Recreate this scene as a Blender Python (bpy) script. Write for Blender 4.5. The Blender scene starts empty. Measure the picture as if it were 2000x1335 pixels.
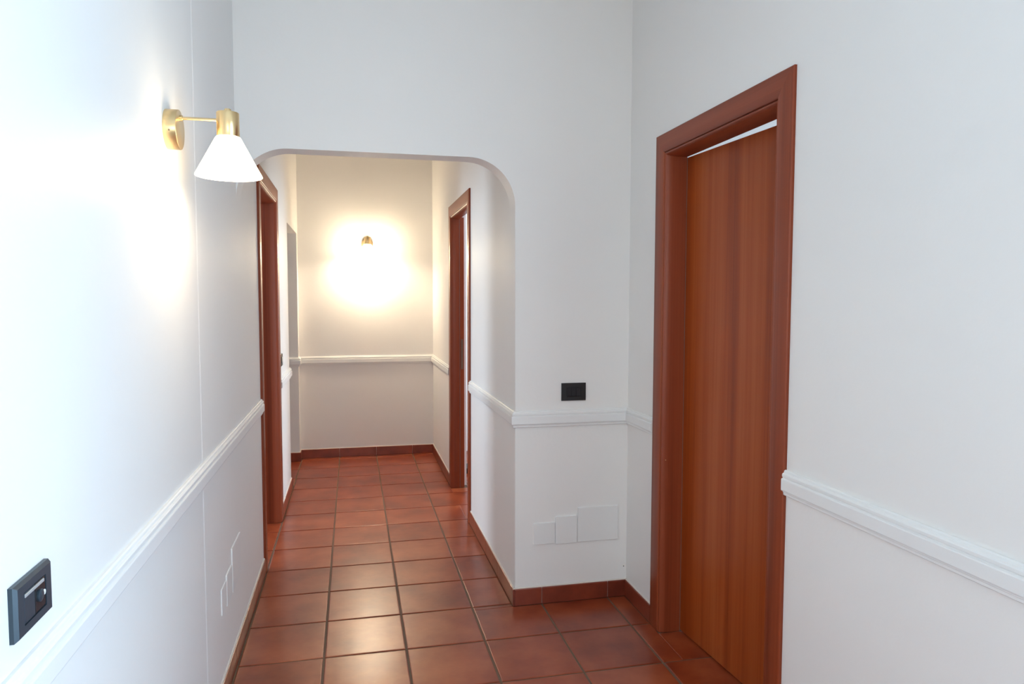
import bpy, bmesh, math, random
from mathutils import Vector, Matrix

random.seed(7)
scene = bpy.context.scene
COL = scene.collection

# ------------------------------------------------------------------ camera
CAM = Vector((0.4616, 0.0, 1.459))
YAW, PITCH, ROLL, FPX = 0.2222, -0.061, 0.0018, 1379.7
fw = Vector((math.sin(YAW) * math.cos(PITCH), math.cos(YAW) * math.cos(PITCH), math.sin(PITCH)))
r0 = fw.cross(Vector((0, 0, 1))).normalized()
u0 = r0.cross(fw)
rt = math.cos(ROLL) * r0 + math.sin(ROLL) * u0
up = -math.sin(ROLL) * r0 + math.cos(ROLL) * u0
cam_data = bpy.data.cameras.new('camera')
cam_data.sensor_width = 36.0
cam_data.lens = FPX / 2000.0 * 36.0
cam_data.clip_start = 0.02
cam = bpy.data.objects.new('camera', cam_data)
COL.objects.link(cam)
M4 = Matrix.Identity(4)
for i in range(3):
    M4[i][0], M4[i][1], M4[i][2], M4[i][3] = rt[i], up[i], -fw[i], CAM[i]
cam.matrix_world = M4
scene.camera = cam

# ------------------------------------------------------------------ world, daylight, exposure
world = bpy.data.worlds.new('sky')
scene.world = world
world.use_nodes = True
bg = world.node_tree.nodes['Background']
bg.inputs[0].default_value = (0.62, 0.80, 1.0, 1)
bg.inputs[1].default_value = 1.5

scene.view_settings.view_transform = 'Standard'
scene.view_settings.look = 'None'
scene.view_settings.gamma = 1.0
scene.view_settings.use_curve_mapping = False
scene.view_settings.exposure = 0.0


def daylight(name, loc, aim, sx, sy, power, color=(0.70, 0.85, 1.0)):
    """daylight entering at a window, or the fill added at the back: a lamp the size of the pane, set in its reveal"""
    ld = bpy.data.lights.new(name, 'AREA')
    ld.shape = 'RECTANGLE'
    ld.size, ld.size_y = sx, sy
    ld.energy = power
    ld.color = color
    o = bpy.data.objects.new(name, ld)
    o.location = loc
    o.rotation_euler = Vector(aim).to_track_quat('-Z', 'Y').to_euler()
    COL.objects.link(o)
    return o


daylight('window_or_fill_light', (1.905, 0.25, 1.22), (-1, 0, 0), 1.06, 2.14, 62, (0.54, 0.78, 1.0))
daylight('window_or_fill_light', (3.90, 2.30, 1.60), (-1, 0, 0), 1.0, 1.3, 22)
daylight('window_or_fill_light', (3.90, 4.90, 1.60), (-1, 0, 0), 1.2, 1.3, 95)
daylight('window_or_fill_light', (-2.90, 4.25, 1.60), (1, 0, 0), 0.8, 1.3, 80)
daylight('window_or_fill_light', (0.70, -2.12, 1.65), (0, 1, 0), 1.2, 1.4, 22, (1.0, 0.93, 0.82))  # warm fill added behind the viewer to balance the blue daylight

# ------------------------------------------------------------------ layout (metres)
XL, XP, XR = -0.012, 1.200, 1.765       # left wall, corridor's right wall, hall's right wall
YB, YP, YF = -2.20, 3.205, 6.645        # wall behind the camera, arch wall, far wall
CEIL = 3.0
T = 0.12                                # wall thickness
DH = 2.158                              # outer height of the door casings
LD0, LD1 = 3.870, 4.845                 # left door casing
OP0, OP1, OPH = 5.600, 6.530, 2.030     # open passage in the left wall
PD0, PD1 = 4.466, 5.441                 # corridor's right door casing
RD0, RD1 = 1.914, 2.893                 # hall's right door casing
ARCH_Z, ARCH_R = 2.099, 0.215


# ------------------------------------------------------------------ materials
def new_mat(name):
    m = bpy.data.materials.new(name)
    m.use_nodes = True
    nt = m.node_tree
    b = nt.nodes['Principled BSDF']
    return m, nt, b


def srgb(r, g, b):
    f = lambda c: (c / 255 / 12.92) if c / 255 <= 0.04045 else ((c / 255 + 0.055) / 1.055) ** 2.4
    return (f(r), f(g), f(b), 1)


def mat_paint(name, col, rough=0.55, bump=0.05, spec=0.4):
    m, nt, b = new_mat(name)
    b.inputs['Roughness'].default_value = rough
    b.inputs['Specular IOR Level'].default_value = spec
    tc = nt.nodes.new('ShaderNodeTexCoord')
    n1 = nt.nodes.new('ShaderNodeTexNoise')
    n1.inputs['Scale'].default_value = 3.0
    n1.inputs['Detail'].default_value = 4
    mx = nt.nodes.new('ShaderNodeMix')
    mx.data_type = 'RGBA'
    c2 = tuple(c * 0.975 for c in col[:3]) + (1,)
    mx.inputs[6].default_value = col
    mx.inputs[7].default_value = c2
    n2 = nt.nodes.new('ShaderNodeTexNoise')
    n2.inputs['Scale'].default_value = 60
    n2.inputs['Detail'].default_value = 6
    bp = nt.nodes.new('ShaderNodeBump')
    bp.inputs['Strength'].default_value = bump
    bp.inputs['Distance'].default_value = 0.01
    L = nt.links.new
    L(tc.outputs['Object'], n1.inputs['Vector'])
    L(tc.outputs['Object'], n2.inputs['Vector'])
    L(n1.outputs[0], mx.inputs[0])
    L(mx.outputs[2], b.inputs['Base Color'])
    L(n2.outputs[0], bp.inputs['Height'])
    L(bp.outputs[0], b.inputs['Normal'])
    return m


def mat_plain(name, col, rough=0.5, metal=0.0, spec=0.5, coat=0.0):
    m, nt, b = new_mat(name)
    b.inputs['Base Color'].default_value = col
    b.inputs['Roughness'].default_value = rough
    b.inputs['Metallic'].default_value = metal
    b.inputs['Specular IOR Level'].default_value = spec
    b.inputs['Coat Weight'].default_value = coat
    b.inputs['Coat Roughness'].default_value = 0.15
    return m


def mat_tile(name, dark, mid, light, rough=0.27, scale=5.0):
    """glazed terracotta: clouded colour, each piece a little different"""
    m, nt, b = new_mat(name)
    L = nt.links.new
    tc = nt.nodes.new('ShaderNodeTexCoord')
    oi = nt.nodes.new('ShaderNodeObjectInfo')
    off = nt.nodes.new('ShaderNodeVectorMath')
    off.operation = 'MULTIPLY_ADD'
    off.inputs[1].default_value = (1, 1, 1)
    comb = nt.nodes.new('ShaderNodeCombineXYZ')
    mul = nt.nodes.new('ShaderNodeMath')
    mul.operation = 'MULTIPLY'
    mul.inputs[1].default_value = 37.0
    L(oi.outputs['Random'], mul.inputs[0])
    L(mul.outputs[0], comb.inputs[0])
    L(mul.outputs[0], comb.inputs[1])
    L(tc.outputs['Object'], off.inputs[0])
    L(comb.outputs[0], off.inputs[2])
    n1 = nt.nodes.new('ShaderNodeTexNoise')
    n1.inputs['Scale'].default_value = scale
    n1.inputs['Detail'].default_value = 4
    n1.inputs['Roughness'].default_value = 0.5
    L(off.outputs[0], n1.inputs['Vector'])
    n3 = nt.nodes.new('ShaderNodeTexNoise')
    n3.inputs['Scale'].default_value = 34
    n3.inputs['Detail'].default_value = 2
    L(off.outputs[0], n3.inputs['Vector'])
    add = nt.nodes.new('ShaderNodeMath')
    add.operation = 'MULTIPLY_ADD'
    add.inputs[1].default_value = 0.12
    L(n3.outputs[0], add.inputs[0])
    L(n1.outputs[0], add.inputs[2])
    add2 = nt.nodes.new('ShaderNodeMath')
    add2.operation = 'MULTIPLY_ADD'
    add2.inputs[1].default_value = 0.16
    L(oi.outputs['Random'], add2.inputs[0])
    L(add.outputs[0], add2.inputs[2])
    cr = nt.nodes.new('ShaderNodeValToRGB')
    e = cr.color_ramp.elements
    e[0].position, e[0].color = 0.40, dark
    e[1].position, e[1].color = 0.92, light
    k = e.new(0.64)
    k.color = mid
    L(add2.outputs[0], cr.inputs[0])
    L(cr.outputs[0], b.inputs['Base Color'])
    n2 = nt.nodes.new('ShaderNodeTexNoise')
    n2.inputs['Scale'].default_value = 11
    n2.inputs['Detail'].default_value = 3
    L(off.outputs[0], n2.inputs['Vector'])
    bp = nt.nodes.new('ShaderNodeBump')
    bp.inputs['Strength'].default_value = 0.04
    bp.inputs['Distance'].default_value = 0.02
    L(n2.outputs[0], bp.inputs['Height'])
    L(bp.outputs[0], b.inputs['Normal'])
    b.inputs['Roughness'].default_value = rough
    b.inputs['Specular IOR Level'].default_value = 0.55
    return m


def mat_wood(name, axis, dark, mid, light, rough=0.34, broad=9.0):
    """cherry veneer, grain running along the given axis (0 x, 1 y, 2 z)"""
    m, nt, b = new_mat(name)
    L = nt.links.new
    tc = nt.nodes.new('ShaderNodeTexCoord')

    def grain(across, along, detail):
        mp = nt.nodes.new('ShaderNodeMapping')
        sc = [across] * 3
        sc[axis] = along
        mp.inputs['Scale'].default_value = sc
        L(tc.outputs['Object'], mp.inputs['Vector'])
        n = nt.nodes.new('ShaderNodeTexNoise')
        n.inputs['Scale'].default_value = 1.0
        n.inputs['Detail'].default_value = detail
        n.inputs['Roughness'].default_value = 0.6
        L(mp.outputs[0], n.inputs['Vector'])
        return n
    a = grain(broad, 0.12, 3)
    c = grain(110.0, 1.2, 3)
    add = nt.nodes.new('ShaderNodeMath')
    add.operation = 'MULTIPLY_ADD'
    add.inputs[1].default_value = 0.22
    L(c.outputs[0], add.inputs[0])
    L(a.outputs[0], add.inputs[2])
    cr = nt.nodes.new('ShaderNodeValToRGB')
    e = cr.color_ramp.elements
    e[0].position, e[0].color = 0.42, dark
    e[1].position, e[1].color = 0.80, light
    k = e.new(0.60)
    k.color = mid
    L(add.outputs[0], cr.inputs[0])
    L(cr.outputs[0], b.inputs['Base Color'])
    b.inputs['Roughness'].default_value = rough
    b.inputs['Specular IOR Level'].default_value = 0.33
    return m


WALL = mat_paint('white_wall_paint', (0.875, 0.860, 0.838, 1), 0.5, 0.04)
RAIL = mat_paint('white_trim_paint', (0.86, 0.86, 0.85, 1), 0.38, 0.02, 0.5)
CEILM = mat_paint('white_ceiling_paint', (0.87, 0.865, 0.855, 1), 0.7, 0.03)
PLATEM = mat_paint('painted_cover_plate', (0.84, 0.84, 0.83, 1), 0.45, 0.02)
TILE = mat_tile('terracotta_tile', srgb(114, 42, 20), srgb(143, 62, 32), srgb(164, 84, 50), 0.285)
SKIRT = mat_tile('terracotta_skirting', srgb(104, 40, 24), srgb(128, 54, 34), srgb(146, 68, 44), 0.3, 7.0)
GROUT = mat_paint('grey_brown_grout', srgb(120, 98, 82), 0.8, 0.1, 0.2)
CAULK = mat_paint('pale_caulk', (0.72, 0.66, 0.60, 1), 0.7, 0.05, 0.2)
WD = (srgb(108, 44, 22), srgb(138, 62, 34), srgb(158, 78, 46))
WOOD_Z = mat_wood('cherry_veneer_upright', 2, *WD)
WOOD_Y = mat_wood('cherry_veneer_level', 1, *WD)
LEAF = mat_wood('cherry_door_veneer', 2, srgb(118, 42, 10), srgb(158, 70, 22), srgb(176, 94, 46), 0.36, 6.0)
BRASS = mat_plain('brushed_brass', (0.80, 0.60, 0.32, 1), 0.28, 1.0)
BLACK = mat_plain('black_plastic', (0.012, 0.012, 0.013, 1), 0.35)
BLACK2 = mat_plain('black_glossy_plastic', (0.02, 0.02, 0.023, 1), 0.16)
SLATE = mat_plain('slate_metallic_plastic', (0.035, 0.055, 0.075, 1), 0.30, 0.2)
PALE_GREY = mat_plain('pale_grey_plastic', (0.55, 0.58, 0.60, 1), 0.3, 0.4)
SEAL = mat_plain('grey_rubber_seal', (0.16, 0.15, 0.14, 1), 0.6)
STEEL = mat_plain('dull_bronze', (0.22, 0.15, 0.11, 1), 0.45, 0.8)
WHITEF = mat_plain('white_window_frame', (0.85, 0.85, 0.85, 1), 0.4)
FILL = mat_plain('pale_wood_filler', srgb(210, 160, 110), 0.6)

m, nt, b = new_mat('window_glass')
tr = nt.nodes.new('ShaderNodeBsdfTransparent')
gl = nt.nodes.new('ShaderNodeBsdfGlossy')
gl.inputs['Roughness'].default_value = 0.02
mxs = nt.nodes.new('ShaderNodeMixShader')
mxs.inputs[0].default_value = 0.06
nt.links.new(tr.outputs[0], mxs.inputs[1])
nt.links.new(gl.outputs[0], mxs.inputs[2])
nt.links.new(mxs.outputs[0], nt.nodes['Material Output'].inputs[0])
GLASS = m

m, nt, b = new_mat('lit_opal_glass')
b.inputs['Base Color'].default_value = (0.9, 0.88, 0.84, 1)
b.inputs['Roughness'].default_value = 0.25
b.inputs['Emission Color'].default_value = (1.0, 0.82, 0.56, 1)
b.inputs['Emission Strength'].default_value = 28.0
SHADE = m
m, nt, b = new_mat('lit_bulb')
b.inputs['Emission Color'].default_value = (1.0, 0.86, 0.66, 1)
b.inputs['Emission Strength'].default_value = 8.0
BULB = m


# ------------------------------------------------------------------ helpers
def link(name, bm, mat, parent=None, smooth=False, loc=None):
    me = bpy.data.meshes.new(name)
    bmesh.ops.recalc_face_normals(bm, faces=bm.faces)
    bm.to_mesh(me)
    bm.free()
    me.materials.append(mat)
    if smooth:
        for p in me.polygons:
            p.use_smooth = True
    o = bpy.data.objects.new(name, me)
    COL.objects.link(o)
    if parent is not None:
        o.parent = parent
    if loc is not None:
        o.location = loc
    return o


def empty(name, loc, rz=0.0):
    o = bpy.data.objects.new(name, None)
    o.empty_display_size = 0.05
    o.location = loc
    o.rotation_euler = (0, 0, rz)
    COL.objects.link(o)
    return o


def tag(o, label, cat=None, group=None, kind=None):
    o['label'] = label
    if cat:
        o['category'] = cat
    if group:
        o['group'] = group
    if kind:
        o['kind'] = kind
    return o


def struct(o, label, cat):
    return tag(o, label, cat, kind='structure')


def box(bm, x0, x1, y0, y1, z0, z1):
    v = [bm.verts.new(p) for p in ((x0, y0, z0), (x1, y0, z0), (x1, y1, z0), (x0, y1, z0),
                                   (x0, y0, z1), (x1, y0, z1), (x1, y1, z1), (x0, y1, z1))]
    for f in ((0, 3, 2, 1), (4, 5, 6, 7), (0, 1, 5, 4), (1, 2, 6, 5), (2, 3, 7, 6), (3, 0, 4, 7)):
        bm.faces.new([v[i] for i in f])


def rbox(bm, x0, x1, y0, y1, z0, z1, r=0.003, seg=2):
    t = bmesh.new()
    box(t, x0, x1, y0, y1, z0, z1)
    bmesh.ops.bevel(t, geom=t.edges[:], offset=r, segments=seg, profile=0.5, affect='EDGES')
    merge(bm, t)


def merge(bm, t):
    me = bpy.data.meshes.new('tmp')
    t.to_mesh(me)
    t.free()
    bm.from_mesh(me)
    bpy.data.meshes.remove(me)


def prism(bm, poly, axis, a, b):
    """extrude a 2D polygon along an axis: axis 'x' -> poly (y,z); 'y' -> (x,z); 'z' -> (x,y)"""
    def P(p, t):
        return {'x': (t, p[0], p[1]), 'y': (p[0], t, p[1]), 'z': (p[0], p[1], t)}[axis]
    A = [bm.verts.new(P(p, a)) for p in poly]
    B = [bm.verts.new(P(p, b)) for p in poly]
    fa = bm.faces.new(A)
    fb = bm.faces.new(B[::-1])
    n = len(poly)
    for i in range(n):
        j = (i + 1) % n
        bm.faces.new((A[j], A[i], B[i], B[j]))
    return fa, fb


def lathe(bm, prof, seg=48, axis='z', c=(0, 0, 0), caps=True):
    """prof: (radius, height) pairs spun about an axis through c"""
    rings = []
    for r, h in prof:
        ring = []
        for i in range(seg):
            a = 2 * math.pi * i / seg
            u, v = r * math.cos(a), r * math.sin(a)
            p = {'z': (u, v, h), 'x': (h, u, v), 'y': (u, h, v)}[axis]
            ring.append(bm.verts.new((p[0] + c[0], p[1] + c[1], p[2] + c[2])))
        rings.append(ring)
    for A, B in zip(rings, rings[1:]):
        for i in range(seg):
            j = (i + 1) % seg
            bm.faces.new((A[i], A[j], B[j], B[i]))
    if caps:
        bm.faces.new(rings[0][::-1])
        bm.faces.new(rings[-1])
    return rings


def smooth_by_angle(o, deg=35):
    me = o.data
    for p in me.polygons:
        p.use_smooth = True
    bm = bmesh.new()
    bm.from_mesh(me)
    lim = math.radians(deg)
    for e in bm.edges:
        e.smooth = not (len(e.link_faces) == 2 and e.calc_face_angle(0) > lim)
    bm.to_mesh(me)
    bm.free()
    return o


# ------------------------------------------------------------------ walls
def wall_run(name, axis, p0, p1, a0, a1, holes, label, z1=CEIL, mat=None):
    """wall slab p0..p1 thick, a0..a1 long; holes (h0,h1,zlow,zhigh)"""
    bm = bmesh.new()

    def bx(s0, s1, z0, zz):
        if s1 - s0 < 1e-5 or zz - z0 < 1e-5:
            return
        if axis == 'x':
            box(bm, p0, p1, s0, s1, z0, zz)
        else:
            box(bm, s0, s1, p0, p1, z0, zz)
    cur = a0
    for h0, h1, zl, zh in sorted(holes):
        bx(cur, h0, 0, z1)
        bx(h0, h1, 0, zl)
        bx(h0, h1, zh, z1)
        cur = h1
    bx(cur, a1, 0, z1)
    return struct(link(name, bm, mat or WALL), label, 'wall')


IN = 0.03   # rough opening lies this far inside the outer casing edge
wall_run('wall_left', 'x', XL - T, XL, YB, YF, [(LD0 + IN, LD1 - IN, 0, DH - IN), (OP0, OP1, 0, OPH)],
         'long white left wall with the brass sconce and chair rail')
wall_run('wall_right', 'x', XR, XR + T, YB, YP, [(-0.30, 0.80, 0.10, 2.32), (RD0 + IN, RD1 - IN, 0, DH - IN)],
         'plain white right wall around the large ajar brown door')
wall_run('wall_corridor_right', 'x', XP, XP + T, YP + T, YF, [(PD0 + IN, PD1 - IN, 0, DH - IN)],
         'white right side wall of the corridor beyond the arch')
wall_run('wall_far', 'y', YF, YF + T, -2.2, 4.0, [], 'white end wall of the corridor behind the lit far sconce')
wall_run('wall_back', 'y', YB - T, YB, XL - T, XR + T, [(0.05, 1.35, 0.9, 2.4)], 'white wall behind the viewer with an added window')

# arch wall: pier on the right and header with rounded corners
arc = []
N = 20
for i in range(N + 1):
    a = math.pi - (math.pi / 2) * i / N
    arc.append((XL + ARCH_R + ARCH_R * math.cos(a), ARCH_Z - ARCH_R + ARCH_R * math.sin(a)))
for i in range(N + 1):
    a = math.pi / 2 - (math.pi / 2) * i / N
    arc.append((XP - ARCH_R + ARCH_R * math.cos(a), ARCH_Z - ARCH_R + ARCH_R * math.sin(a)))
outline = [(XP, 0), (XR, 0), (XR, CEIL), (XL, CEIL)] + arc
bm = bmesh.new()
fa, fb = prism(bm, outline, 'y', YP, YP + T)
sel = []
for e in fa.edges:
    mid = (e.verts[0].co + e.verts[1].co) / 2
    if XL + 0.002 < mid.x <= XP + 1e-4 and mid.z < ARCH_Z + 1e-3:
        sel.append(e)
bmesh.ops.bevel(bm, geom=sel, offset=0.005, segments=3, profile=0.5, affect='EDGES')
o = link('wall_arch', bm, WALL)
smooth_by_angle(o, 28)
struct(o, 'white wall with the round-cornered arch and the pier beside it', 'wall')

# ceiling over hall, corridor and side rooms
bm = bmesh.new()
box(bm, -3.2, 4.2, YB - T, YF + T, CEIL, CEIL + 0.1)
struct(link('ceiling', bm, CEILM), 'plain white ceiling above the hall and corridor', 'ceiling')

# side rooms behind the doors (seen only as slivers)
wall_run('wall_room_right', 'x', 3.95, 4.07, 1.30, YF, [(1.75, 2.85, 0.9, 2.3), (4.25, 5.55, 0.9, 2.3)],
         'outer white wall of the rooms on the right')
wall_run('wall_room_partition_near', 'y', 1.30, 1.42, XR + T, 3.95, [], 'white wall of the room behind the ajar door')
wall_run('wall_room_partition_right', 'y', YP, YP + T, XR, 3.95, [], 'white partition between the two rooms on the right')
wall_run('wall_room_left', 'x', -3.07, -2.95, 3.0, YF, [(3.80, 4.70, 0.9, 2.3)], 'outer white wall of the rooms on the left')
wall_run('wall_room_partition_left', 'y', 3.0, 3.12, -2.95, XL - T, [], 'white near wall of the room on the left')
wall_run('wall_passage', 'y', 5.15, 5.27, -2.95, XL - T, [], 'white partition beside the open passage on the left')


def window(name, axis, plane, a0, a1, z0, z1, label):
    """window with frame, mullion and two panes in the wall hole"""
    c = (a0 + a1) / 2
    root = empty(name, (plane, c, z0) if axis == 'x' else (c, plane, z0))
    w, h = a1 - a0, z1 - z0
    rz = 0 if axis == 'x' else math.pi / 2
    root.rotation_euler = (0, 0, rz)
    f = 0.055
    for s in (-1, 1):
        bm = bmesh.new()
        y = s * (w / 2 - f / 2)
        rbox(bm, -0.025, 0.025, y - f / 2, y + f / 2, 0, h, 0.004)
        link('window_stile', bm, WHITEF, root)
    for z in (0, h - f):
        bm = bmesh.new()
        rbox(bm, -0.024, 0.024, -w / 2 + f, w / 2 - f, z, z + f, 0.004)
        link('window_rail', bm, WHITEF, root)
    bm = bmesh.new()
    rbox(bm, -0.024, 0.024, -0.03, 0.03, f, h - f, 0.004)
    link('window_mullion', bm, WHITEF, root)
    for s in (-1, 1):
        bm = bmesh.new()
        y0, y1 = sorted((s * 0.03, s * (w / 2 - f)))
        box(bm, -0.003, 0.003, y0, y1, f, h - f)
        link('window_pane', bm, GLASS, root)
    return struct(root, label, 'window')


window('window_1', 'x', 1.950, -0.30, 0.80, 0.10, 2.32, 'tall white framed window in the right wall beside the viewer')
window('window_2', 'x', 4.01, 1.75, 2.85, 0.9, 2.3, 'white framed window of the room behind the ajar door')
window('window_3', 'x', 4.01, 4.25, 5.55, 0.9, 2.3, 'white framed window of the room off the corridor')
window('window_4', 'x', -3.01, 3.80, 4.70, 0.9, 2.3, 'white framed window of the room on the left')
window('window_5_added', 'y', YB - 0.08, 0.05, 1.35, 0.9, 2.4, 'added white framed window behind the viewer, holding the warm fill')  # unseen window, made up to go with the warm fill lamp

# deep reveal of the near window
bm = bmesh.new()
for a, bb, zl, zh in ((-0.42, -0.30, 0.0, 2.44), (0.80, 0.92, 0.0, 2.44)):
    box(bm, XR + T, XR + T + 0.12, a, bb, zl, zh)
for zl, zh in ((0.0, 0.10), (2.32, 2.44)):
    box(bm, XR + T, XR + T + 0.12, -0.30, 0.80, zl, zh)
struct(link('wall_window_reveal', bm, WALL), 'deep white reveal around the near window', 'wall')

# ------------------------------------------------------------------ floor
bm = bmesh.new()
box(bm, -3.07, 4.07, YB - T, YF + T, -0.06, -0.004)
floor = struct(link('floor', bm, GROUT), 'terracotta tiled floor with wide grey joints', 'floor')
S = 1.0 / 3.0
GX, GY, J = -0.0006, 2.8917, 0.009
tile_mesh = {}


def tile_piece(w, d):
    key = (round(w, 4), round(d, 4))
    if key not in tile_mesh:
        bm = bmesh.new()
        rings = []
        for ins, z in ((0, -0.0038), (0, -0.0018), (0.0012, -0.0006), (0.0040, 0.0)):
            rings.append([bm.verts.new((x, y, z)) for x, y in
                          ((-w / 2 + ins, -d / 2 + ins), (w / 2 - ins, -d / 2 + ins),
                           (w / 2 - ins, d / 2 - ins), (-w / 2 + ins, d / 2 - ins))])
        for A, B in zip(rings, rings[1:]):
            for i in range(4):
                j = (i + 1) % 4
                bm.faces.new((A[i], A[j], B[j], B[i]))
        bm.faces.new(rings[-1])
        bm.faces.new(rings[0][::-1])
        me = bpy.data.meshes.new('floor_tile')
        bm.to_mesh(me)
        bm.free()
        me.materials.append(TILE)
        tile_mesh[key] = me
    return tile_mesh[key]


regions = [(XL + 0.0115, XR - 0.0115, 0.3, YP - 0.0115), (XL + 0.0115, XP - 0.0115, YP - 0.0115, YF - 0.0115),
           (-0.70, XL + 0.0115, LD0 + 0.10, LD1 - 0.10), (-0.70, XL + 0.0115, OP0 + 0.012, OP1 - 0.012),
           (XP - 0.0115, XP + T, PD0 + 0.10, PD1 - 0.10), (XP + T, 2.0, PD0 - 0.1, YF - 0.01),
           (XR - 0.0115, 1.90, RD0 + 0.10, RD1 - 0.10)]
cells = {}
for rx0, rx1, ry0, ry1 in regions:
    for i in range(-4, 8):
        for j in range(-30, 16):
            x0, x1 = GX + i * S + J / 2, GX + (i + 1) * S - J / 2
            y0, y1 = GY + j * S + J / 2, GY + (j + 1) * S - J / 2
            a0, a1, b0, b1 = max(x0, rx0), min(x1, rx1), max(y0, ry0), min(y1, ry1)
            if a1 - a0 > 0.008 and b1 - b0 > 0.008:
                cells.setdefault((i, j), []).append([a0, a1, b0, b1])
for key, parts in cells.items():
    # a tile crossing from one region into the next is one tile when the pieces line up
    merged = True
    while merged and len(parts) > 1:
        merged = False
        for m1 in range(len(parts)):
            for m2 in range(len(parts)):
                if m1 == m2:
                    continue
                A, B = parts[m1], parts[m2]
                if abs(A[3] - B[2]) < 1e-6 and abs(A[0] - B[0]) < 1e-4 and abs(A[1] - B[1]) < 1e-4:
                    A[3] = B[3]
                    parts.pop(m2)
                    merged = True
                    break
                if abs(A[1] - B[0]) < 1e-6 and abs(A[2] - B[2]) < 1e-4 and abs(A[3] - B[3]) < 1e-4:
                    A[1] = B[1]
                    parts.pop(m2)
                    merged = True
                    break
            if merged:
                break
    for a0, a1, b0, b1 in parts:
        o = bpy.data.objects.new('floor_tile', tile_piece(a1 - a0, b1 - b0))
        o.location = ((a0 + a1) / 2, (b0 + b1) / 2, random.uniform(-0.0004, 0.0))
        o.rotation_euler = (random.uniform(-1, 1) * 0.0012, random.uniform(-1, 1) * 0.0012, 0)
        o.parent = floor
        COL.objects.link(o)


# ------------------------------------------------------------------ chair rails and skirting
def sweep(path, prof, side):
    """mitred sweep of profile (proud, z) along a plan polyline; side=+1 room lies left of travel"""
    bm = bmesh.new()
    P = [Vector(p) for p in path]
    rows = []
    for i, p in enumerate(P):
        def nrm(d):
            return Vector((-d.y, d.x)) * side
        if i == 0:
            n = nrm((P[1] - p).normalized())
        elif i == len(P) - 1:
            n = nrm((p - P[i - 1]).normalized())
        else:
            n1 = nrm((p - P[i - 1]).normalized())
            n2 = nrm((P[i + 1] - p).normalized())
            n = (n1 + n2)
            n = n / n.dot(n1)
        rows.append([bm.verts.new((p.x + n.x * v, p.y + n.y * v, z)) for v, z in prof])
    k = len(prof)
    for A, B in zip(rows, rows[1:]):
        for i in range(k):
            j = (i + 1) % k
            bm.faces.new((A[i], A[j], B[j], B[i]))
    bm.faces.new(rows[0])
    bm.faces.new(rows[-1][::-1])
    return bm


RAILP = [(0, 0.934), (0.006, 0.934), (0.009, 0.931), (0.010, 0.926), (0.014, 0.924), (0.016, 0.921),
         (0.016, 0.914), (0.0135, 0.912), (0.0135, 0.910), (0.018, 0.908), (0.019, 0.905), (0.019, 0.874),
         (0.018, 0.871), (0.012, 0.868), (0.012, 0.865), (0.010, 0.8635), (0.010, 0.857), (0.0075, 0.855), (0, 0.855)]
runs = [
    ('left', [(XL, YB), (XL, LD0)], -1, 'white moulded chair rail on the left wall before the arch'),
    ('left_middle', [(XL, LD1), (XL, OP0), (XL - T, OP0)], -1, 'short white chair rail between left door and open passage'),
    ('far', [(XL - T, OP1), (XL, OP1), (XL, YF), (XP, YF), (XP, PD1)], -1, 'white chair rail around the corridor end wall'),
    ('pier', [(XP, PD0), (XP, YP), (XR, YP), (XR, RD1)], -1, 'white chair rail wrapping the pier below the black switch'),
    ('right', [(XR, RD0), (XR, 0.92)], -1, 'white chair rail on the right wall beside the ajar door'),
]
for n, (side, path, s, label) in enumerate(runs):
    o = link('trim_%d' % (n + 1), sweep(path, RAILP, s), RAIL)
    struct(o, label, 'trim')

SK_H, SK_T = 0.080, 0.0105
sk_mesh = {}


def skirt_piece(length):
    key = round(length, 4)
    if key not in sk_mesh:
        bm = bmesh.new()
        prof = [(0.0, 0.0), (SK_T - 0.001, 0.0), (SK_T, 0.001), (SK_T, SK_H - 0.004), (SK_T - 0.0015, SK_H - 0.001),
                (SK_T - 0.004, SK_H), (0.0, SK_H)]
        prism(bm, prof, 'x', -length / 2, length / 2)
        me = bpy.data.meshes.new('skirting_tile')
        bmesh.ops.recalc_face_normals(bm, faces=bm.faces)
        bm.to_mesh(me)
        bm.free()
        me.materials.append(SKIRT)
        sk_mesh[key] = me
    return sk_mesh[key]


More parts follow.
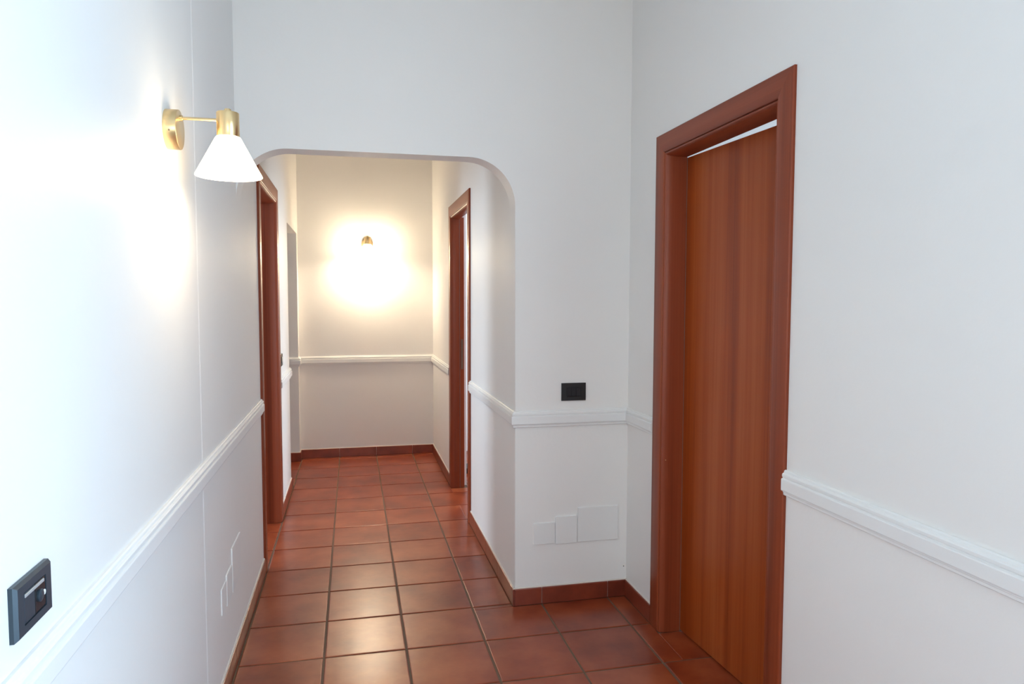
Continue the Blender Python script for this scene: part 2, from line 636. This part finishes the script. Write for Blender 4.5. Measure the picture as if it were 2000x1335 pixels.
sk_runs = [
    ('left', [(XL, 0.3), (XL, LD0)], 'terracotta skirting along the left wall'),
    ('left_middle', [(XL, LD1), (XL, OP0), (XL - T, OP0)], 'terracotta skirting between left door and open passage'),
    ('far', [(XL - T, OP1), (XL, OP1), (XL, YF), (XP, YF), (XP, PD1)], 'terracotta skirting around the corridor end wall'),
    ('pier', [(XP, PD0), (XP, YP), (XR, YP), (XR, RD1)], 'terracotta skirting wrapping the foot of the pier'),
    ('right', [(XR, RD0), (XR, 0.3)], 'terracotta skirting along the right wall'),
]
BACKP = [(0, 0.002), (0.0060, 0.002), (0.0060, SK_H + 0.002), (0.0035, SK_H + 0.0045), (0, SK_H + 0.005)]
for side, path, label in sk_runs:
    base = struct(link('baseboard_' + side, sweep(path, BACKP, -1), CAULK), label, 'baseboard')
    for k, (p, q) in enumerate(zip(path, path[1:])):
        p, q = Vector(p), Vector(q)
        d = (q - p).normalized()
        nrm = Vector((d.y, -d.x))
        axis = 0 if abs(d.x) > 0.5 else 1
        g0 = GX if axis == 0 else GY
        lo, hi = sorted((p[axis], q[axis]))

        # at an outside corner the piece runs on to cover the end of its neighbour, at an inside corner it stops short
        def ext(idx):
            if idx == 0 or idx == len(path) - 1:
                return -0.001
            a = Vector(path[idx]) - Vector(path[idx - 1])
            c = Vector(path[idx + 1]) - Vector(path[idx])
            turn = a.x * c.y - a.y * c.x
            convex = turn > 0
            if convex:
                return SK_T - 0.0005 if k == idx - 1 else -0.0008
            return -0.001 if k == idx - 1 else -(SK_T + 0.0008)
        e0, e1 = ext(k), ext(k + 1)
        if p[axis] < q[axis]:
            lo, hi = lo - e0, hi + e1
        else:
            lo, hi = lo - e1, hi + e0
        cuts = [lo]
        i = math.floor((lo - g0) / S) + 1
        while g0 + i * S < hi - 0.012:
            if g0 + i * S > lo + 0.012:
                cuts.append(g0 + i * S)
            i += 1
        cuts.append(hi)
        for a, c in zip(cuts, cuts[1:]):
            a2 = a + (0.0012 if a != lo else 0)
            c2 = c - (0.0012 if c != hi else 0)
            o = bpy.data.objects.new('skirting_tile', skirt_piece(c2 - a2))
            mid = (a2 + c2) / 2
            o.location = (mid, p.y, 0.0003) if axis == 0 else (p.x, mid, 0.0003)
            # local +y is the proud direction
            o.rotation_euler = (0, 0, math.atan2(-nrm.x, nrm.y))
            o.parent = base
            COL.objects.link(o)

# vertical plaster ridge on the left wall
bm = bmesh.new()
for z0, z1 in ((SK_H + 0.006, 0.8545), (0.9345, CEIL)):
    prism(bm, [(XL, 2.388), (XL + 0.0012, 2.393), (XL + 0.0018, 2.400), (XL + 0.0012, 2.407), (XL, 2.412)], 'z', z0, z1)
struct(link('trim_6', bm, WALL), 'thin upright ridge in the plaster of the left wall', 'trim')

# ------------------------------------------------------------------ door frames
CASE = [(0, 0), (0, 0.008), (0.0015, 0.0105), (0.004, 0.012), (0.030, 0.0135), (0.060, 0.013), (0.077, 0.011),
        (0.0795, 0.009), (0.0805, 0.006), (0.0805, 0)]
JAMB = [(IN, 0.0), (0.0815, 0.0), (0.0815, 0.0055), (0.083, 0.0075), (0.0855, 0.008), (0.0885, 0.0065), (0.0915, 0.0025),
        (0.0940, -0.004), (0.0960, -0.012), (0.0975, -0.022), (0.0985, -0.034), (0.0990, -0.050), (0.0990, -0.087), (IN, -0.087)]


def door_frame(root, y0, y1, H, prof, part, left=True):
    """three mitred members in root's local frame: local x = proud, y along the wall, z up (root at wall face, y=0)"""
    k = len(prof)

    def build(rows, name, mat, caps=True):
        bm = bmesh.new()
        R = [[bm.verts.new(p) for p in row] for row in rows]
        for A, B in zip(R, R[1:]):
            for i in range(k):
                j = (i + 1) % k
                bm.faces.new((A[i], A[j], B[j], B[i]))
        bm.faces.new(R[0])
        bm.faces.new(R[-1][::-1])
        o = link(name, bm, mat, root)
        smooth_by_angle(o, 24)
        return o
    a = build([[(v, y0 + u, 0.0) for u, v in prof], [(v, y0 + u, H - u) for u, v in prof]], part, WOOD_Z)
    c = build([[(v, y1 - u, 0.0) for u, v in prof], [(v, y1 - u, H - u) for u, v in prof]], part, WOOD_Z)
    h = build([[(v, y0 + u, H - u) for u, v in prof], [(v, y1 - u, H - u) for u, v in prof]], part, WOOD_Y)
    return a, c, h


JAMB2 = [(u, max(v, -0.058)) for u, v in JAMB[:-2]] + [(0.0990, -0.058), (IN, -0.058)]


def door(name, origin, rz, width, label, jamb=JAMB):
    root = empty(name, origin, rz)
    door_frame(root, 0, width, DH, CASE, 'casing')
    door_frame(root, 0, width, DH, jamb, 'jamb')
    return struct(root, label, 'door')


def screw_dot(root, loc, r, mat):
    bm = bmesh.new()
    bmesh.ops.create_uvsphere(bm, u_segments=10, v_segments=6, radius=r)
    return link('nail_hole', bm, mat, root, True, loc)


# hall's right door, ajar into the next room; local +x points into the hall, local y runs towards the viewer
WR = RD1 - RD0
d1 = door('door_1', (XR, RD1, 0), math.pi, WR, 'large brown cherry door standing slightly ajar in the right wall')
ang = math.radians(4.0)
bm = bmesh.new()
rbox(bm, -0.040, 0.0, 0.0, 0.792, 0.006, 2.057, 0.002)
leaf = link('leaf', bm, LEAF, d1)
leaf.location = (-0.089, 0.0965, 0)
leaf.rotation_euler = (0, 0, ang)
bm = bmesh.new()     # lever handle near the free edge
lathe(bm, [(0.024, 0.0), (0.024, 0.006), (0.022, 0.008)], 24, 'x', (0, 0.735, 1.045))
lathe(bm, [(0.008, 0.008), (0.008, 0.045)], 16, 'x', (0, 0.735, 1.045))
lathe(bm, [(0.0075, 0.678), (0.008, 0.684), (0.008, 0.74)], 16, 'y', (0.045, 0, 1.045))
smooth_by_angle(link('door_handle', bm, BRASS, leaf))
bm = bmesh.new()
box(bm, -0.0895, -0.0872, 0.0925, 0.0985, 0.0, 2.058)
link('rubber_seal', bm, SEAL, d1)
screw_dot(d1, (-0.0105, 0.0962, 0.765), 0.0022, FILL)
screw_dot(d1, (-0.030, 0.8805, 1.046), 0.0022, FILL)

# corridor's right door, open into the room
d2 = door('door_2', (XP, PD1, 0), math.pi, PD1 - PD0, 'brown door frame on the corridor right wall, open to a daylit room', JAMB2)
# rebate of the far jamb, with strike plate
bm = bmesh.new()
rbox(bm, -0.094, -0.0595, 0.035, 0.0955, 0.0, DH - 0.085, 0.0015)
link('jamb_rebate', bm, WOOD_Z, d2)
bm = bmesh.new()
rbox(bm, -0.086, -0.068, 0.0950, 0.0970, 0.92, 1.15, 0.0006)
link('strike_plate', bm, STEEL, d2)
bm = bmesh.new()
box(bm, -0.0600, -0.0578, 0.0885, 0.0998, 0.0, DH - 0.099)
link('rubber_seal', bm, SEAL, d2)
bm = bmesh.new()     # leaf swung right back against the room's side wall
rbox(bm, -0.92, -0.128, 0.892, 0.932, 0.006, 2.062, 0.002)
link('leaf', bm, LEAF, d2)

# left door, open into the room
d3 = door('door_3', (XL, LD0, 0), 0, LD1 - LD0, 'brown door frame in the left wall just past the arch')
# door() places local y from the near edge here
bm = bmesh.new()
rbox(bm, -0.90, -0.128, 0.040, 0.080, 0.006, 2.062, 0.002)
link('leaf', bm, LEAF, d3)
bm = bmesh.new()
rbox(bm, -0.122, -0.0875, 0.885, 0.94, 0.0, DH - 0.085, 0.0015)
link('jamb_rebate', bm, WOOD_Z, d3)


# ------------------------------------------------------------------ wall lamps
def wall_lamp(loc, rz, label, power, glow):
    root = empty('wall_lamp', loc, rz)
    tag(root, label, 'lamp', 'brass wall lamps with white cone shades')
    bm = bmesh.new()
    lathe(bm, [(0.052, 0.0), (0.052, 0.030), (0.0512, 0.0318), (0.0495, 0.0325)], 64, 'x')
    plate = smooth_by_angle(link('wall_plate', bm, BRASS, root))
    bm = bmesh.new()
    lathe(bm, [(0.0022, -0.001), (0.0022, 0.0008), (0.0015, 0.0012)], 12, 'y', (0.016, 0, 0))
    s = link('set_screw', bm, STEEL, plate)
    s.rotation_euler = (math.pi, 0, 0)
    s.location = (0, -0.0518, -0.012)
    bm = bmesh.new()
    lathe(bm, [(0.0075, 0.0320), (0.0075, 0.0385), (0.0065, 0.0395)], 20, 'x', (0, 0, 0.031))
    smooth_by_angle(link('arm_collar', bm, BRASS, plate))
    bm = bmesh.new()
    lathe(bm, [(0.0042, 0.032), (0.0042, 0.126)], 16, 'x', (0, 0, 0.031))
    smooth_by_angle(link('arm', bm, BRASS, root))
    CX = 0.152
    bm = bmesh.new()
    lathe(bm, [(0.0280, -0.014), (0.0292, -0.012), (0.0292, 0.050), (0.0284, 0.0515), (0.0265, 0.052)], 64, 'z', (CX, 0, 0))
    sock = smooth_by_angle(link('lamp_socket', bm, BRASS, root))
    bm = bmesh.new()
    lathe(bm, [(0.0090, 0.0518), (0.0090, 0.060), (0.0082, 0.0615), (0.0065, 0.062)], 24, 'z', (CX, 0, 0))
    smooth_by_angle(link('top_knob', bm, BRASS, sock))
    # open opal cone with wall thickness
    bm = bmesh.new()
    t = 0.003
    prof = [(0.0270, -0.0125), (0.0305, -0.0130), (0.0335, -0.0170), (0.0855, -0.1150), (0.0860, -0.1172), (0.0846, -0.1182),
            (0.0829, -0.1163), (0.0310, -0.0195), (0.0270, -0.0165)]
    rings = lathe(bm, prof, 72, 'z', (CX, 0, 0), caps=False)
    A, B = rings[-1], rings[0]
    for i in range(72):
        j = (i + 1) % 72
        bm.faces.new((A[i], A[j], B[j], B[i]))
    sm = SHADE.copy()
    sm.node_tree.nodes['Principled BSDF'].inputs['Emission Strength'].default_value = glow
    smooth_by_angle(link('lamp_shade', bm, sm, root), 50)
    bm = bmesh.new()
    lathe(bm, [(0.010, -0.016), (0.010, -0.034), (0.016, -0.044), (0.0185, -0.056), (0.0165, -0.068), (0.010, -0.076), (0.003, -0.079)],
          24, 'z', (CX, 0, 0))
    smooth_by_angle(link('bulb', bm, BULB, root), 50)
    ld = bpy.data.lights.new('lamp_light', 'POINT')
    ld.energy = power
    ld.color = (1.0, 0.80, 0.57)
    ld.shadow_soft_size = 0.03
    lo = bpy.data.objects.new('lamp_light', ld)
    lo.location = (CX, 0, -0.089)
    lo.parent = root
    COL.objects.link(lo)
    return root


wall_lamp((XL, 2.060, 1.906), 0, 'brass wall lamp with lit white cone shade on the left wall, nearest', 4.2, 12)
wall_lamp((0.601, YF, 1.955), -math.pi / 2, 'small far brass wall lamp glowing on the corridor end wall', 18, 80)


# ------------------------------------------------------------------ switches
def pier_switch():
    root = empty('light_switch', (1.486, YP, 0.976), -math.pi / 2)
    tag(root, 'black rectangular light switch above the chair rail on the pier', 'switch', 'black switch plates')
    bm = bmesh.new()
    # frame with a window for the modules
    for a in ((-0.060, -0.036, 0.0, 0.084), (0.036, 0.060, 0.0, 0.084), (-0.036, 0.036, 0.0, 0.018), (-0.036, 0.036, 0.064, 0.084)):
        box(bm, 0.0, 0.008, a[0], a[1], a[2], a[3])
    bmesh.ops.remove_doubles(bm, verts=bm.verts[:], dist=1e-5)
    link('cover_plate', bm, BLACK, root)
    bm = bmesh.new()
    box(bm, 0.0, 0.0035, -0.0355, 0.0355, 0.0185, 0.0635)
    ins = link('module_insert', bm, BLACK, root)
    for k in range(3):
        y = -0.0235 + 0.0235 * k
        bm = bmesh.new()
        # rocker tipped so its lower lip catches the light
        prism(bm, [(0.0036, 0.0200), (0.0100, 0.0205), (0.0105, 0.0230), (0.0065, 0.0610), (0.0036, 0.0615)], 'y', y - 0.0112, y + 0.0112)
        link('rocker', bm, BLACK2, root)
    return root


pier_switch()


def left_switch():
    root = empty('light_switch', (XL, 1.152, 0.974), 0)
    tag(root, 'dark slate switch plate with pale bar on the near left wall', 'switch', 'black switch plates')
    bm = bmesh.new()
    t = bmesh.new()
    lo = [(-0.060, 0.0), (0.060, 0.0), (0.060, 0.080), (-0.060, 0.080)]
    A = [t.verts.new((0.0, y, z)) for y, z in lo]
    Bv = [t.verts.new((0.006, y, z)) for y, z in lo]
    Cv = [t.verts.new((0.011, y * 0.93, 0.040 + (z - 0.040) * 0.90)) for y, z in lo]
    Dv = [t.verts.new((0.011, y * 0.62, 0.040 + (z - 0.040) * 0.60)) for y, z in lo]
    Ev = [t.verts.new((0.006, y * 0.62, 0.040 + (z - 0.040) * 0.60)) for y, z in lo]
    for P, Q in ((A, Bv), (Bv, Cv), (Cv, Dv), (Dv, Ev)):
        for i in range(4):
            j = (i + 1) % 4
            t.faces.new((P[i], P[j], Q[j], Q[i]))
    t.faces.new(Ev)
    t.faces.new(A[::-1])
    merge(bm, t)
    link('cover_plate', bm, SLATE, root)
    bm = bmesh.new()
    rbox(bm, 0.0062, 0.0105, -0.0355, -0.0005, 0.0175, 0.0625, 0.0012)
    link('rocker', bm, SLATE, root)
    bm = bmesh.new()
    rbox(bm, 0.0062, 0.0105, 0.0005, 0.0355, 0.0175, 0.0625, 0.0012)
    sock = link('rocker', bm, BLACK2, root)
    bm = bmesh.new()
    rbox(bm, 0.0095, 0.0118, -0.034, 0.030, 0.0555, 0.0605, 0.0008)
    link('pale_bar', bm, PALE_GREY, root)  # pale grey bar raised across the top of both rockers
    bm = bmesh.new()
    lathe(bm, [(0.0095, 0.010), (0.0095, 0.0130), (0.008, 0.0140)], 28, 'x', (0, 0.014, 0.040))
    dial = smooth_by_angle(link('round_button', bm, SLATE, root))
    bm = bmesh.new()
    lathe(bm, [(0.0042, 0.0), (0.0040, 0.0012), (0.0025, 0.0018)], 20, 'x', (0.0118, 0.0265, 0.040))
    smooth_by_angle(link('indicator_cap', bm, WHITEF, root))
    return root


left_switch()

# small dark switch beyond the left door, seen almost edge-on
root = tag(empty('light_switch', (XL, 4.935, 1.008), 0), 'small dark switch seen edge-on just beyond the left door frame', 'switch',
           'black switch plates')
bm = bmesh.new()
rbox(bm, 0.0, 0.010, -0.060, 0.060, 0.0, 0.080, 0.002)
link('cover_plate', bm, BLACK, root)
bm = bmesh.new()
rbox(bm, 0.0098, 0.0125, -0.034, 0.034, 0.018, 0.062, 0.001)
link('rocker', bm, BLACK2, root)


# ------------------------------------------------------------------ painted-over cover plates
def cover_plate(origin, rz, w, h, th, corner, label):
    root_bm = bmesh.new()
    pts = []
    for cx, cz, a0 in ((w / 2 - corner, h - corner, 0), (-w / 2 + corner, h - corner, 90), (-w / 2 + corner, corner, 180), (w / 2 - corner, corner, 270)):
        for k in range(5):
            a = math.radians(a0 + 22.5 * k)
            pts.append((cx + corner * math.cos(a), cz + corner * math.sin(a)))
    rows = []
    for ins, x in ((0, 0), (0, th - 0.0015), (0.0008, th - 0.0004), (0.0022, th)):
        rows.append([root_bm.verts.new((x, y * (1 - 2 * ins / w), h / 2 + (z - h / 2) * (1 - 2 * ins / h))) for y, z in pts])
    n = len(pts)
    for A, B in zip(rows, rows[1:]):
        for i in range(n):
            j = (i + 1) % n
            root_bm.faces.new((A[i], A[j], B[j], B[i]))
    root_bm.faces.new(rows[0][::-1])
    root_bm.faces.new(rows[-1])
    o = link('cover_plate', root_bm, PLATEM)
    o.location = origin
    o.rotation_euler = (0, 0, rz)
    return tag(o, label, 'cover plate', 'blank white cover plates')


H = -math.pi / 2
cover_plate((1.345, YP, 0.287), H, 0.106, 0.104, 0.0055, 0.003, 'small square white cover plate low on the pier, leftmost of three')
cover_plate((1.4535, YP, 0.284), H, 0.108, 0.134, 0.0080, 0.007, 'upright white cover plate low on the pier, middle of three')
cover_plate((1.615, YP, 0.286), H, 0.206, 0.168, 0.0060, 0.002, 'large white cover plate low on the pier, rightmost of three')
cover_plate((XL, 2.700, 0.315), 0, 0.096, 0.095, 0.0040, 0.003, 'small white cover plate low on the left wall, nearest of three')
cover_plate((XL, 2.812, 0.305), 0, 0.116, 0.120, 0.0050, 0.006, 'middle white cover plate low on the left wall')
cover_plate((XL, 2.985, 0.305), 0, 0.206, 0.178, 0.0050, 0.002, 'large white cover plate low on the left wall, farthest of three')

# nail low on the pier near the corner
bm = bmesh.new()
lathe(bm, [(0.0012, 0.0), (0.0012, 0.003), (0.0026, 0.003), (0.0022, 0.0042)], 12, 'x')
o = link('wall_nail', bm, BLACK)
o.location = (1.7505, YP, 0.147)
o.rotation_euler = (0, 0, H)
tag(o, 'tiny dark nail low on the pier near the skirting corner', 'nail')

# ------------------------------------------------------------------ things glimpsed in the room off the corridor
cd = bpy.data.curves.new('power_cable', 'CURVE')
cd.dimensions = '3D'
cd.bevel_depth = 0.003
cd.bevel_resolution = 3
sp = cd.splines.new('NURBS')
pts = [(1.62, 6.30, 0.40), (1.52, 6.33, 0.405), (1.485, 6.35, 0.39), (1.50, 6.35, 0.30), (1.515, 6.30, 0.20), (1.49, 6.15, 0.11),
       (1.44, 5.98, 0.05), (1.40, 5.90, 0.03)]
sp.points.add(len(pts) - 1)
for p, c in zip(sp.points, pts):
    p.co = (*c, 1)
sp.use_endpoint_u = True
tmp = bpy.data.objects.new('tmp_cable', cd)
COL.objects.link(tmp)
dg = bpy.context.evaluated_depsgraph_get()
me = bpy.data.meshes.new_from_object(tmp.evaluated_get(dg))
bpy.data.objects.remove(tmp)
me.materials.clear()
me.materials.append(BLACK)
o = bpy.data.objects.new('power_cable', me)
COL.objects.link(o)
tag(o, 'thin black cable hanging in the room behind the corridor right door', 'cable')
root = tag(empty('power_strip', (1.395, 5.86, 0.0), 0.1), 'small black power strip on the floor inside the corridor right room', 'power strip')
bm = bmesh.new()
rbox(bm, -0.03, 0.03, -0.09, 0.09, 0.0, 0.045, 0.006)
link('body', bm, BLACK, root)
for k in (-1, 0, 1):
    bm = bmesh.new()
    lathe(bm, [(0.019, 0.0445), (0.019, 0.0465), (0.016, 0.0465), (0.016, 0.0452)], 20, 'z', (0, 0.052 * k, 0))
    link('outlet', bm, BLACK2, root)
